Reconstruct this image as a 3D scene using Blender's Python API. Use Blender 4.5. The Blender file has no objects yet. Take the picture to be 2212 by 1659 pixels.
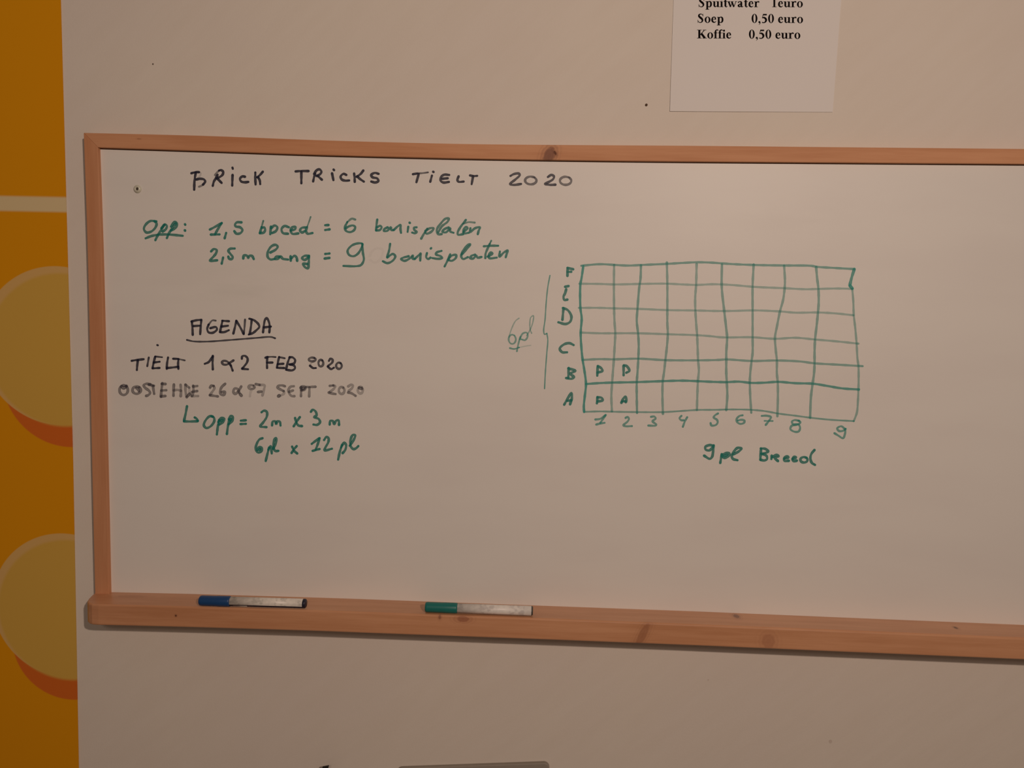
import bpy, bmesh, math, random
from mathutils import Vector, Matrix

random.seed(7)
scene = bpy.context.scene
col = scene.collection

# ------------------------------------------------------------------ camera
W, H, F = 2212.0, 1659.0, 1660.0
CAM = Vector((0.0, -1.01, 1.45))
YAW, PITCH, ROLL = (math.radians(a) for a in (-1.676, -4.947, -1.392))


def cam_rotation():
    cy, sy = math.cos(YAW), math.sin(YAW)
    cp, sp = math.cos(PITCH), math.sin(PITCH)
    cr, sr = math.cos(ROLL), math.sin(ROLL)
    ry = Matrix(((cy, 0, sy), (0, 1, 0), (-sy, 0, cy)))
    rx = Matrix(((1, 0, 0), (0, cp, -sp), (0, sp, cp)))
    rz = Matrix(((cr, -sr, 0), (sr, cr, 0), (0, 0, 1)))
    return ry @ rx @ rz          # image (x right, y down, z ahead) -> (x, y down, z into the wall)


RC = cam_rotation()
TOB = Matrix(((1, 0, 0), (0, 0, 1), (0, -1, 0)))      # -> world x, y into the wall, z up


def view_dir(px, py):
    return TOB @ (RC @ Vector(((px - W / 2) / F, (py - H / 2) / F, 1.0)))


def at(px, py, depth=0.0):
    """the point on the plane that lies `depth` metres in front of the wall"""
    d = view_dir(px, py)
    return CAM + d * ((-depth - CAM.y) / d.y)


cam_data = bpy.data.cameras.new('camera')
cam = bpy.data.objects.new('camera', cam_data)
col.objects.link(cam)
M3 = TOB @ RC @ Matrix(((1, 0, 0), (0, -1, 0), (0, 0, -1)))
cam.matrix_world = Matrix.Translation(CAM) @ M3.to_4x4()
cam_data.sensor_width = 36.0
cam_data.sensor_fit = 'HORIZONTAL'
cam_data.lens = 36.0 * F / W
cam_data.clip_start = 0.01
scene.camera = cam

# ------------------------------------------------------------------ light
world = bpy.data.worlds.new('room_light')
scene.world = world
world.use_nodes = True
bgn = world.node_tree.nodes['Background']
bgn.inputs['Color'].default_value = (1.0, 0.75, 0.60, 1)
bgn.inputs['Strength'].default_value = 0.12


def area_light(name, loc, target, size, energy, color, size_y=None):
    d = bpy.data.lights.new(name, 'AREA')
    d.shape = 'RECTANGLE' if size_y else 'DISK'
    d.size = size
    if size_y:
        d.size_y = size_y
    d.energy = energy
    d.color = color
    o = bpy.data.objects.new(name, d)
    col.objects.link(o)
    o.location = loc
    o.rotation_euler = (Vector(target) - Vector(loc)).to_track_quat('-Z', 'Y').to_euler()
    return o


lamp = area_light('ceiling_lamp', (0.68, -1.8, 2.05), (-0.25, 0, 1.45), 0.05, 14.5, (1.0, 0.775, 0.65))
lamp.data.spread = math.radians(150)
area_light('far_fill_light', (-0.05, -2.9, 2.5), (-0.5, 0, 1.4), 0.3, 9.0, (1.0, 0.76, 0.63))  # added fill light, not a known fixture; evens the brightness across the wall

scene.cycles.transparent_max_bounces = 32
scene.view_settings.view_transform = 'Standard'
scene.view_settings.look = 'None'
scene.view_settings.exposure = -0.39
scene.view_settings.gamma = 1.0
scene.view_settings.use_curve_mapping = False


# ------------------------------------------------------------------ helpers
def tag(o, label=None, cat=None, group=None, kind=None):
    for k, v in (('label', label), ('category', cat), ('group', group), ('kind', kind)):
        if v:
            o[k] = v
    return o


def world_origin(o):
    p = Vector((0, 0, 0))
    while o:
        p += Vector(o.location)
        o = o.parent
    return p


def obj(name, verts, faces, mats, parent=None, origin=None, smooth=False, face_mat=None):
    """verts are world points; the mesh is stored relative to the object's own origin"""
    base = world_origin(parent) if parent else Vector((0, 0, 0))
    og = Vector(origin) if origin is not None else base
    me = bpy.data.meshes.new(name)
    me.from_pydata([tuple(Vector(v) - og) for v in verts], [], faces)
    me.update()
    for m in (mats if isinstance(mats, (list, tuple)) else [mats]):
        me.materials.append(m)
    if face_mat:
        for p, i in zip(me.polygons, face_mat):
            p.material_index = i
    if smooth:
        for p in me.polygons:
            p.use_smooth = True
    o = bpy.data.objects.new(name, me)
    col.objects.link(o)
    if parent:
        o.parent = parent
    o.location = og - base
    return o


def fix_normals(o):
    bm = bmesh.new()
    bm.from_mesh(o.data)
    bmesh.ops.remove_doubles(bm, verts=bm.verts, dist=1e-7)
    bmesh.ops.recalc_face_normals(bm, faces=bm.faces)
    bm.to_mesh(o.data)
    bm.free()
    return o


def bevel(o, w, seg=3):
    m = o.modifiers.new('bevel', 'BEVEL')
    m.width = w
    m.segments = seg
    m.limit_method = 'ANGLE'
    m.angle_limit = math.radians(40)
    return o


def empty(name, loc):
    o = bpy.data.objects.new(name, None)
    o.empty_display_size = 0.05
    col.objects.link(o)
    o.location = loc
    return o


def interp(pts, x):
    if x <= pts[0][0]:
        a, b = pts[0], pts[1]
    elif x >= pts[-1][0]:
        a, b = pts[-2], pts[-1]
    else:
        for a, b in zip(pts, pts[1:]):
            if a[0] <= x <= b[0]:
                break
    t = (x - a[0]) / (b[0] - a[0])
    return a[1] + (b[1] - a[1]) * t


def catmull(pts, per=6):
    """smooth a polyline of (x, y, ...) tuples"""
    if len(pts) < 3:
        out = []
        for a, b in zip(pts, pts[1:]):
            for i in range(per):
                t = i / per
                out.append(tuple(p + (q - p) * t for p, q in zip(a, b)))
        return out + [tuple(pts[-1])]
    closed = all(abs(a - b) < 1e-6 for a, b in zip(pts[0][:2], pts[-1][:2])) and len(pts) > 3
    out = []
    n = len(pts)
    for i in range(n - 1):
        p1, p2 = pts[i], pts[i + 1]
        if closed:
            p0 = pts[i - 1] if i else pts[-2]
            p3 = pts[i + 2] if i + 2 < n else pts[1]
        else:
            p0 = pts[i - 1] if i else tuple(2 * a - b for a, b in zip(p1, p2))
            p3 = pts[i + 2] if i + 2 < n else tuple(2 * b - a for a, b in zip(p1, p2))
        d01 = max(math.dist(p0[:2], p1[:2]) ** .5, 1e-4)
        d12 = max(math.dist(p1[:2], p2[:2]) ** .5, 1e-4)
        d23 = max(math.dist(p2[:2], p3[:2]) ** .5, 1e-4)
        for s in range(per):
            t = s / per
            r = []
            for a0, a1, a2, a3 in zip(p0, p1, p2, p3):
                m1 = (a2 - a1) + d12 * ((a1 - a0) / d01 - (a2 - a0) / (d01 + d12))
                m2 = (a2 - a1) + d12 * ((a3 - a2) / d23 - (a3 - a1) / (d12 + d23))
                r.append((2 * t**3 - 3 * t**2 + 1) * a1 + (t**3 - 2 * t**2 + t) * m1
                         + (-2 * t**3 + 3 * t**2) * a2 + (t**3 - t**2) * m2)
            out.append(tuple(r))
    out.append(tuple(pts[-1]))
    return out


# ------------------------------------------------------------------ material nodes
class NT:
    def __init__(self, name):
        self.m = bpy.data.materials.new(name)
        self.m.use_nodes = True
        self.t = self.m.node_tree
        self.b = self.t.nodes['Principled BSDF']
        self.out = self.t.nodes['Material Output']
        tc = self.t.nodes.new('ShaderNodeTexCoord')
        self.co = tc.outputs['Object']
        sx = self.t.nodes.new('ShaderNodeSeparateXYZ')
        self.t.links.new(self.co, sx.inputs[0])
        self.x, self.y, self.z = sx.outputs

    def put(self, sock, v):
        if isinstance(v, bpy.types.NodeSocket):
            self.t.links.new(v, sock)
        elif isinstance(v, tuple) and len(v) == 3:
            sock.default_value = v + (1,) if sock.type == 'RGBA' else v
        else:
            sock.default_value = v

    def math(self, op, a, b=0.0, c=0.0):
        n = self.t.nodes.new('ShaderNodeMath')
        n.operation = op
        for s, v in zip(n.inputs, (a, b, c)):
            self.put(s, v)
        return n.outputs[0]

    def ramp(self, v, lo, hi, a=0.0, b=1.0):
        n = self.t.nodes.new('ShaderNodeMapRange')
        n.interpolation_type = 'SMOOTHSTEP'
        for s, q in zip(n.inputs, (v, lo, hi, a, b)):
            self.put(s, q)
        return n.outputs[0]

    def mix(self, fac, a, b):
        n = self.t.nodes.new('ShaderNodeMix')
        n.data_type = 'RGBA'
        self.put(n.inputs[0], fac)
        self.put(n.inputs[6], a)
        self.put(n.inputs[7], b)
        return n.outputs[2]

    def noise(self, scale, detail=3.0, stretch=(1, 1, 1), rot=(0, 0, 0), rough=0.5, kind='POINT'):
        mp = self.t.nodes.new('ShaderNodeMapping')
        mp.vector_type = kind
        mp.inputs['Scale'].default_value = stretch
        mp.inputs['Rotation'].default_value = rot
        self.t.links.new(self.co, mp.inputs[0])
        n = self.t.nodes.new('ShaderNodeTexNoise')
        n.inputs['Scale'].default_value = scale
        n.inputs['Detail'].default_value = detail
        n.inputs['Roughness'].default_value = rough
        self.t.links.new(mp.outputs[0], n.inputs['Vector'])
        return n.outputs[0]

    def dist(self, cx, cz, rx=1.0, rz=1.0, ang=0.0, up=None):
        dx, dz = self.math('SUBTRACT', self.x, cx), self.math('SUBTRACT', up or self.z, cz)
        if ang:
            ca, sa = math.cos(ang), math.sin(ang)
            u = self.math('ADD', self.math('MULTIPLY', dx, ca), self.math('MULTIPLY', dz, sa))
            v = self.math('SUBTRACT', self.math('MULTIPLY', dz, ca), self.math('MULTIPLY', dx, sa))
            dx, dz = u, v
        dx, dz = self.math('DIVIDE', dx, rx), self.math('DIVIDE', dz, rz)
        return self.math('SQRT', self.math('ADD', self.math('MULTIPLY', dx, dx), self.math('MULTIPLY', dz, dz)))

    def bump(self, h, strength, distance):
        n = self.t.nodes.new('ShaderNodeBump')
        n.inputs['Strength'].default_value = strength
        n.inputs['Distance'].default_value = distance
        self.t.links.new(h, n.inputs['Height'])
        self.t.links.new(n.outputs[0], self.b.inputs['Normal'])

    def done(self, color, rough=0.6, spec=0.5):
        self.put(self.b.inputs['Base Color'], color)
        self.put(self.b.inputs['Roughness'], rough)
        self.b.inputs['Specular IOR Level'].default_value = spec
        return self.m


def plain(name, color, rough=0.5, spec=0.5, vary=0.06, scale=120.0, metallic=0.0):
    n = NT(name)
    nz = n.noise(scale, 3.0)
    a = tuple(max(0.0, c * (1 - vary)) for c in color)
    b = tuple(min(1.0, c * (1 + vary)) for c in color)
    n.b.inputs['Metallic'].default_value = metallic
    return n.done(n.mix(nz, a, b), rough, spec)


def wood(name, light, dark, along, origin, knots=(), rough=0.36, spec=0.6):
    n = NT(name)
    st = (1.0, 14.0, 14.0) if along == 'x' else (14.0, 14.0, 1.0)
    wide = n.noise(5.0, 3.0, st)
    st2 = (1.0, 22.0, 22.0) if along == 'x' else (22.0, 22.0, 1.0)
    fine = n.noise(22.0, 4.0, st2, rough=0.6)
    tone = n.noise(4.0, 2.0)
    g = n.math('ADD', n.math('MULTIPLY', n.ramp(wide, 0.3, 0.72), 0.50),
               n.math('ADD', n.math('MULTIPLY', n.ramp(fine, 0.35, 0.7), 0.18),
                      n.math('MULTIPLY', n.ramp(tone, 0.35, 0.65), 0.30)))
    c = n.mix(g, light, dark)
    for (p, rx, rz, ang, kc, amt) in knots:
        q = p - origin
        if ang == 'top':                       # a knot in the upper face lies in the x, y plane
            d = n.dist(q.x, q.y, rx, rz, 0.0, n.y)
            d = n.math('ADD', d, n.math('MULTIPLY', n.math('ABSOLUTE', n.math('SUBTRACT', n.z, q.z)), 90.0))
        else:
            d = n.dist(q.x, q.z, rx, rz, ang)
            d = n.math('ADD', d, n.math('MULTIPLY', n.math('ABSOLUTE', n.math('SUBTRACT', n.y, q.y)), 150.0))
        dn = n.math('ADD', d, n.math('MULTIPLY', n.math('SUBTRACT', n.noise(260.0, 2.0), 0.5), 0.5))
        ring = n.math('MULTIPLY', n.math('ADD', n.math('SINE', n.math('MULTIPLY', dn, 11.0)), 1.0), 0.5)
        halo = n.math('MULTIPLY', n.ramp(dn, 2.4, 1.0), n.math('MULTIPLY', ring, 0.45 * amt))
        c = n.mix(halo, c, kc)
        c = n.mix(n.ramp(dn, 1.25, 0.55, 0.0, amt), c, kc)
    n.bump(fine, 0.12, 0.0006)
    return n.done(c, rough, spec)


# ------------------------------------------------------------------ the setting
def wall_material():
    n = NT('painted_plaster')
    streak = n.noise(26.0, 4.0, (2.6, 1.0, 0.55), (0, math.radians(-42), 0), kind='TEXTURE')
    blot = n.noise(2.2, 3.0)
    fine = n.noise(420.0, 3.0)
    c = n.mix(n.ramp(blot, 0.35, 0.65), (0.735, 0.685, 0.600), (0.715, 0.660, 0.590))
    c = n.mix(n.ramp(streak, 0.30, 0.72, 0.0, 0.35), c, (0.690, 0.630, 0.545))
    h = n.math('ADD', n.math('MULTIPLY', streak, 0.7), n.math('MULTIPLY', fine, 0.10))
    n.bump(h, 0.22, 0.004)
    return n.done(c, 0.85, 0.2)


M_WALL = wall_material()


def box_verts(x0, x1, y0, y1, z0, z1):
    v = [(x, y, z) for x in (x0, x1) for y in (y0, y1) for z in (z0, z1)]
    f = [(0, 1, 3, 2), (4, 6, 7, 5), (0, 4, 5, 1), (2, 3, 7, 6), (0, 2, 6, 4), (1, 5, 7, 3)]
    return v, f


v, f = box_verts(-3.2, 3.2, 0.0, 0.15, 0.0, 2.9)
wall = tag(obj('wall_back', v, f, M_WALL), kind='structure')
fix_normals(wall)

nf = NT('beige_floor')
cf = nf.mix(nf.noise(6.0, 4.0), (0.34, 0.28, 0.22), (0.28, 0.23, 0.18))
M_FLOOR = nf.done(cf, 0.5)
v, f = box_verts(-3.2, 3.2, -3.2, 0.15, -0.1, 0.0)
fix_normals(tag(obj('floor', v, f, M_FLOOR), kind='structure'))


def disc(name, c, r, mat, parent, depth, sides=14, squash=1.0):
    vs = [c + Vector((0, -depth, 0))]
    vs += [c + Vector((r * math.cos(a), -depth, r * squash * math.sin(a)))
           for a in (2 * math.pi * i / sides for i in range(sides))]
    fs = [(0, 1 + (i + 1) % sides, 1 + i) for i in range(sides)]
    return obj(name, vs, fs, mat, parent)


M_SPECK = plain('wall_speck', (0.10, 0.07, 0.05), 0.8)
M_SMEAR = plain('wall_smear', (0.60, 0.53, 0.46), 0.8)
disc('wall_mark', at(330.5, 138.5), 0.0010, M_SPECK, wall, 0.0003)
disc('wall_mark', at(1794, 1601.5), 0.0020, M_SMEAR, wall, 0.0003, squash=1.3)
disc('wall_mark', at(1530, 1468.5), 0.0010, M_SMEAR, wall, 0.0003)


# ------------------------------------------------------------------ orange wall panel on the left
def build_mural():
    edge = [(130.5, -260), (130.5, 0), (145.2, 540), (157.2, 1000), (169.5, 1659), (176, 2050)]
    edge[0] = (123.5, -260)
    pts = [at(px, py, 0.0015) for px, py in edge]
    zt, zb = 2.55, 0.25
    rim = [Vector((pts[0].x, 0, zt))] + pts + [Vector((pts[-1].x, 0, zb))]
    org = at(0, 829)
    xl = org.x - 0.75
    prof = [(p.x, p.z) for p in rim] + [(xl, zb), (xl, zt)]
    n = len(prof)
    vs = [(x, -0.0015, z) for x, z in prof] + [(x, -0.0004, z) for x, z in prof]
    fs = [tuple(range(n))] + [tuple(range(2 * n - 1, n - 1, -1))]
    fs += [(i, i + n, (i + 1) % n + n, (i + 1) % n) for i in range(n)]
    m = NT('orange_disc_print')
    soft = m.noise(3.0, 2.0)
    c = m.mix(soft, (0.74, 0.325, 0.004), (0.70, 0.290, 0.004))
    k = 1.0 / 1640.0
    pale_a, pale_b = (0.66, 0.42, 0.080), (0.62, 0.385, 0.070)

    def rel(px, py):
        q = at(px, py) - org
        return q.x, q.z

    for shadow, disc_, inner in (((150, 820, 150), (127, 748, 174), (137, 757, 168)),
                                 ((155, 1386, 136), (142, 1308, 167), (151, 1318, 163))):
        for off in (0.0, -0.385):
            x, z = rel(shadow[0], shadow[1])
            d = m.dist(x + off, z)
            r = shadow[2] * k
            c = m.mix(m.ramp(d, r + 0.0012, r - 0.0012), c, (0.64, 0.150, 0.020))
            x, z = rel(disc_[0], disc_[1])
            d = m.dist(x + off, z)
            r = disc_[2] * k
            c = m.mix(m.ramp(d, r + 0.0008, r - 0.0008), c, (0.67, 0.43, 0.150))
            x, z = rel(inner[0], inner[1])
            d = m.dist(x + off, z)
            r = inner[2] * k
            c = m.mix(m.ramp(d, r + 0.003, r - 0.003), c, m.mix(soft, pale_a, pale_b))
    x, zt_ = rel(70, 425)
    x, zb_ = rel(70, 457)
    s = m.math('MULTIPLY', m.ramp(m.z, zb_ - 0.002, zb_ + 0.002), m.ramp(m.z, zt_ + 0.002, zt_ - 0.002))
    c = m.mix(s, c, (0.70, 0.57, 0.32))
    mat = m.done(c, 0.8, 0.08)
    o = fix_normals(obj('mural_panel', vs, fs, mat, None, org))
    return tag(o, 'orange printed wall panel with pale yellow discs and a cream stripe, left of the whiteboard', 'wall panel')


build_mural()

# ------------------------------------------------------------------ whiteboard
BOARD_D = 0.012            # board face in front of the wall
RAIL_D = 0.0180            # rail face in front of the wall
TOP_OUT = [(180.5, 286.8), (440, 293.2), (700, 303), (1000, 310.8), (1250, 313.2), (1500, 314.8), (1800, 317.7), (2212, 321.6), (2420, 324)]
TOP_IN = [(214, 320.0), (440, 327.0), (700, 336), (1000, 343.4), (1250, 347.4), (1500, 350), (1800, 352.2), (2212, 355.3), (2385, 357)]
LEFT_OUT = [(180.5, 286.8), (189, 540), (198.7, 1000), (205.6, 1300)]
LEFT_IN = [(214, 320.0), (223.2, 540), (234, 1000), (240.5, 1300)]
TRAY_BACK = [(204, 1279), (240, 1279), (440, 1283.5), (700, 1291), (860, 1297), (1200, 1309), (1500, 1320.5), (1760, 1331.5), (2212, 1350), (2420, 1358)]

board = empty('whiteboard', at(1250, 829, 0.0))
tag(board, 'wide whiteboard in a pine frame, covered in blue and green handwriting', 'whiteboard')

KNOT = (0.20, 0.075, 0.035)
B0 = Vector(board.location)
M_TOP = wood('pine_top_rail', (0.66, 0.345, 0.185), (0.50, 0.225, 0.105), 'x', B0,
             [(at(1186, 337, RAIL_D), 0.0075, 0.0125, -0.35, (0.22, 0.10, 0.065), 0.85),
              (at(1199, 330, RAIL_D), 0.0016, 0.0035, 0.5, (0.12, 0.04, 0.02), 0.9),
              (at(300, 300, RAIL_D), 0.003, 0.0009, 0.0, (0.25, 0.10, 0.05), 0.4)], 0.6, 0.2)
M_STILE = wood('pine_stile', (0.63, 0.320, 0.170), (0.52, 0.235, 0.110), 'z', B0, (), 0.6, 0.2)
M_TRAY = wood('pine_tray', (0.66, 0.345, 0.185), (0.49, 0.220, 0.100), 'x', B0,
              [(at(1590.5, 1331.5, 0.023), 0.0042, 0.0075, 'top', (0.20, 0.09, 0.055), 0.85),
               (at(2064.5, 1357, 0.032), 0.0026, 0.0040, 'top', (0.14, 0.055, 0.02), 0.95),
               (at(1388, 1372, 0.057), 0.0055, 0.0200, -0.42, (0.33, 0.135, 0.065), 0.62),
               (at(1660, 1385, 0.057), 0.0090, 0.0110, 0.1, (0.38, 0.16, 0.085), 0.45),
               (at(380, 1330, 0.057), 0.0014, 0.0014, 0.0, (0.12, 0.04, 0.02), 0.95),
               (at(950, 1333, 0.057), 0.0020, 0.0035, 0.0, (0.25, 0.10, 0.055), 0.7),
               (at(1000, 1337, 0.057), 0.0090, 0.0045, 0.0, (0.32, 0.12, 0.065), 0.7),
               (at(285, 1290, 0.026), 0.0250, 0.0060, 'top', (0.42, 0.18, 0.08), 0.5)])


GAP_LINE = [(x, y + 2.2) for x, y in TOP_IN]      # upper edge of the board sheet, a hair below the top rail
TOP_IN = [(x, y - 1.4) for x, y in TOP_IN]
LEFT_IN = [(x - 4.5, y) for x, y in LEFT_IN]
LEFT_IN[0] = TOP_IN[0] = (211.0, 318.2)


def bar(name, outer, inner, mat, d0, d1, ends):
    """a rail whose face outline is two matching edge lines, solid back to the wall"""
    lo, hi = ends
    n = 36
    a, b = [], []
    vert = abs(outer[-1][1] - outer[0][1]) > abs(outer[-1][0] - outer[0][0])
    so, si = catmull(outer, 6), catmull(inner, 6)
    if vert:
        so, si = [(q, p) for p, q in so], [(q, p) for p, q in si]
    for i in range(n + 1):
        t = i / n
        uo = so[0][0] + (so[-1][0] - so[0][0]) * t
        ui = si[0][0] + (si[-1][0] - si[0][0]) * t
        po, pi = (uo, interp(so, uo)), (ui, interp(si, ui))
        if vert:
            po, pi = po[::-1], pi[::-1]
        a.append(at(*po, d1))
        b.append(at(*pi, d1))
    vs, fs = [], []
    for p, q in zip(a, b):
        vs += [Vector((p.x, -d1, p.z)), Vector((q.x, -d1, q.z)), Vector((q.x, -d0, q.z)), Vector((p.x, -d0, p.z))]
    for i in range(n):
        for j in range(4):
            k = (j + 1) % 4
            fs.append((4 * i + j, 4 * i + k, 4 * i + 4 + k, 4 * i + 4 + j))
    fs += [(0, 1, 2, 3), (4 * n + 3, 4 * n + 2, 4 * n + 1, 4 * n)]
    return bevel(fix_normals(obj(name, vs, fs, mat, board)), 0.0006, 2)


# board sheet, tucked a little behind the rails and the tray
bl, br = at(232, 1292, BOARD_D), at(2400, 1366, BOARD_D)
nb = NT('white_enamel')
smear = nb.noise(7.0, 4.0, (0.6, 1.0, 2.2))
cb = nb.mix(nb.ramp(smear, 0.35, 0.75), (0.770, 0.755, 0.705), (0.745, 0.725, 0.680))
q = at(575, 625) - B0
wipe = nb.math('MULTIPLY', nb.ramp(nb.dist(q.x, q.z, 0.16, 0.035), 1.2, 0.2), nb.ramp(nb.noise(26.0, 3.0, (0.5, 1, 2)), 0.4, 0.7, 0.0, 0.35))
cb = nb.mix(wipe, cb, (0.66, 0.655, 0.60))
q = at(1690, 480) - B0
wipe = nb.math('MULTIPLY', nb.ramp(nb.dist(q.x, q.z, 0.10, 0.03), 1.2, 0.2), nb.ramp(nb.noise(24.0, 3.0, (0.5, 1, 2)), 0.4, 0.7, 0.0, 0.3))
cb = nb.mix(wipe, cb, (0.68, 0.66, 0.61))
q = at(520, 870) - B0
wipe = nb.math('MULTIPLY', nb.ramp(nb.dist(q.x, q.z, 0.17, 0.02), 1.2, 0.2), 0.25)
cb = nb.mix(wipe, cb, (0.70, 0.67, 0.66))
M_BOARD = nb.done(cb, 0.48, 0.42)
front = [at(206, interp(GAP_LINE, 214) - 0.2, BOARD_D)]
front += [at(214 + i * 84, interp(GAP_LINE, 214 + i * 84), BOARD_D) for i in range(27)]
front += [br, bl]
nf_ = len(front)
vs = [Vector((p.x, -BOARD_D, p.z)) for p in front] + [Vector((p.x, -0.0005, p.z)) for p in front]
fs = [tuple(range(nf_)), tuple(range(2 * nf_ - 1, nf_ - 1, -1))] + [(i, i + nf_, (i + 1) % nf_ + nf_, (i + 1) % nf_) for i in range(nf_)]
fix_normals(obj('writing_surface', vs, fs, M_BOARD, board))

bar('frame_rail', TOP_OUT, TOP_IN, M_TOP, 0.0, RAIL_D, (0, 0))
bar('frame_rail', LEFT_OUT, LEFT_IN, M_STILE, 0.0, RAIL_D, (0, 0))
bar('frame_rail', [(2420, 324), (2425, 1362)], [(2385, 357), (2390, 1360)], M_STILE, 0.0, RAIL_D, (0, 0))

# pen tray
TRAY_DEPTH, TRAY_H = 0.057, 0.0280
tb = [at(px, py, BOARD_D) for px, py in TRAY_BACK]
TRAY_Z = [(p.x, p.z) for p in tb]


def tray_z(x):
    return interp(TRAY_Z, x)


xl = tb[0].x
xr = at(2450, 1360, BOARD_D).x
plan = [(xl, 0.0), (xl + 0.001, -0.012), (xl + 0.0030, -0.024), (xl + 0.0053, -0.034), (xl + 0.0082, -0.042), (xl + 0.0115, -0.048),
        (xl + 0.0160, -0.0527), (xl + 0.022, -0.0558), (xl + 0.031, -TRAY_DEPTH)]
plan += [(xl + 0.031 + (xr - xl - 0.031) * i / 40, -TRAY_DEPTH) for i in range(1, 41)]
plan += [(xl + 0.031 + (xr - xl - 0.031) * i / 40, 0.0) for i in range(40, -1, -1)]
n = len(plan)
vs = [Vector((x, y, tray_z(x))) for x, y in plan] + [Vector((x, y, tray_z(x) - TRAY_H)) for x, y in plan]
fs = [tuple(range(n)), tuple(range(2 * n - 1, n - 1, -1))]
fs += [(i, i + n, (i + 1) % n + n, (i + 1) % n) for i in range(n)]
bevel(fix_normals(obj('pen_tray', vs, fs, M_TRAY, board)), 0.0022, 3)


def lathe(profile, axis_o, axis, ref, seg=40, a0=0.0, a1=2 * math.pi, closed=True):
    """revolve (t along axis, radius); ref = zero-angle direction"""
    side = axis.cross(ref)
    vs, fs = [], []
    m = seg if closed else seg + 1
    for t, r in profile:
        for j in range(m):
            a = a0 + (a1 - a0) * j / seg
            vs.append(axis_o + axis * t + (ref * math.cos(a) + side * math.sin(a)) * r)
    for i in range(len(profile) - 1):
        for j in range(seg):
            k = (j + 1) % m if closed else j + 1
            fs.append((i * m + j, i * m + k, (i + 1) * m + k, (i + 1) * m + j))
    return vs, fs


# plastic screw cap on the board
M_CAP = plain('ivory_plastic', (0.60, 0.60, 0.49), 0.35)
M_HOLE = plain('dark_recess', (0.06, 0.045, 0.03), 0.7)
sc = at(297.5, 408.5, BOARD_D)
prof = [(0.0, 0.0052), (0.0008, 0.0051), (0.0018, 0.0043), (0.0025, 0.0030), (0.0028, 0.0024), (0.0012, 0.0020), (0.0010, 0.00001)]
v, f = lathe(prof, sc, Vector((0, -1, 0)), Vector((1, 0, 0)), 28)
screw = fix_normals(obj('screw', v, f, M_CAP, board, smooth=True))
screw['label'] = 'ivory screw cap'
v, f = lathe([(0.00125, 0.0019), (0.0013, 0.00001)], sc, Vector((0, -1, 0)), Vector((1, 0, 0)), 14)
obj('screw_recess', v, f, M_HOLE, screw)


# ------------------------------------------------------------------ handwriting
def ink_material(name, color, rough=0.5):
    m = NT(name)
    m.done(m.mix(m.noise(300.0, 2.0), color, tuple(c * 1.25 for c in color)), rough, 0.4)
    a = m.t.nodes.new('ShaderNodeAttribute')
    a.attribute_name = 'ink'
    tr_ = m.t.nodes.new('ShaderNodeBsdfTransparent')
    mx = m.t.nodes.new('ShaderNodeMixShader')
    m.t.links.new(a.outputs['Fac'], mx.inputs[0])
    m.t.links.new(tr_.outputs[0], mx.inputs[1])
    m.t.links.new(m.b.outputs[0], mx.inputs[2])
    m.t.links.new(mx.outputs[0], m.out.inputs[0])
    return m.m


INK_BLUE = ink_material('navy_ink', (0.009, 0.011, 0.034))
INK_GREEN = ink_material('green_ink', (0.004, 0.215, 0.175))
INK_PALE = ink_material('pale_green_ink', (0.030, 0.330, 0.275))
INK_GREY = ink_material('wiped_ink', (0.060, 0.054, 0.072))

layer = [0]


def ribbon(pts, width, alpha, mesh, depth):
    """one pen stroke: a ribbon lying on the board; pts are photo pixels"""
    vs, fs, al = mesh
    p = catmull(pts, 6) if len(pts) > 1 else [pts[0], (pts[0][0] + width * .12, pts[0][1])]
    path = [p[0]]
    for a in p[1:]:
        if math.dist(a, path[-1]) > 0.5:
            path.append(a)
    if len(path) < 2:
        path = [p[0], (p[0][0] + 0.6, p[0][1])]
    layer[0] += 1
    dep = depth + 0.00012 + (layer[0] % 40) * 0.000006
    tang = []
    for i in range(len(path)):
        a, b = path[max(i - 1, 0)], path[min(i + 1, len(path) - 1)]
        L = math.dist(a, b) or 1e-6
        tang.append(((b[0] - a[0]) / L, (b[1] - a[1]) / L))
    w = width / 2
    secs = []
    for t in (0.97, 0.8, 0.5):
        secs.append((path[0][0] - tang[0][0] * t * w, path[0][1] - tang[0][1] * t * w, tang[0], w * math.sqrt(1 - t * t), 0.0))
    total = sum(math.dist(a, b) for a, b in zip(path, path[1:]))
    s = 0.0
    ph = random.random() * 10
    for i, q in enumerate(path):
        if i:
            s += math.dist(path[i - 1], q)
        wob = 1.0 + 0.10 * math.sin(s * 0.23 + ph) + 0.05 * math.sin(s * 0.61 + 2 * ph)
        secs.append((q[0], q[1], tang[i], w * wob, min(s, total - s)))
    for t in (0.5, 0.8, 0.97):
        secs.append((path[-1][0] + tang[-1][0] * t * w, path[-1][1] + tang[-1][1] * t * w, tang[-1], w * math.sqrt(1 - t * t), 0.0))
    base = len(vs)
    for n_, (x, y, tg, hw, de) in enumerate(secs):
        pa, pb = secs[max(n_ - 1, 0)], secs[min(n_ + 1, len(secs) - 1)]
        turn = pa[2][0] * pb[2][1] - pa[2][1] * pb[2][0]
        run = math.dist(pa[:2], pb[:2])
        room = 0.85 * run / max(abs(turn), 1e-6)
        end = max(0.0, 1.0 - de / (width * 1.2))
        for o, k in ((-1, 0.45), (-0.70, 1.0), (0, 0.64), (0.70, 1.0), (1, 0.45)):
            w2 = min(hw, room) if o * turn > 0 else hw      # no folding on the inside of a tight bend
            vs.append(at(x - tg[1] * o * w2, y + tg[0] * o * w2, dep + n_ * 0.000002))
            al.append(min(1.0, alpha * k * (1.0 + 0.18 * end)))
    for i in range(len(secs) - 1):
        for j in range(4):
            a = base + i * 5 + j
            fs.append((a, a + 1, a + 6, a + 5))


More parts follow.
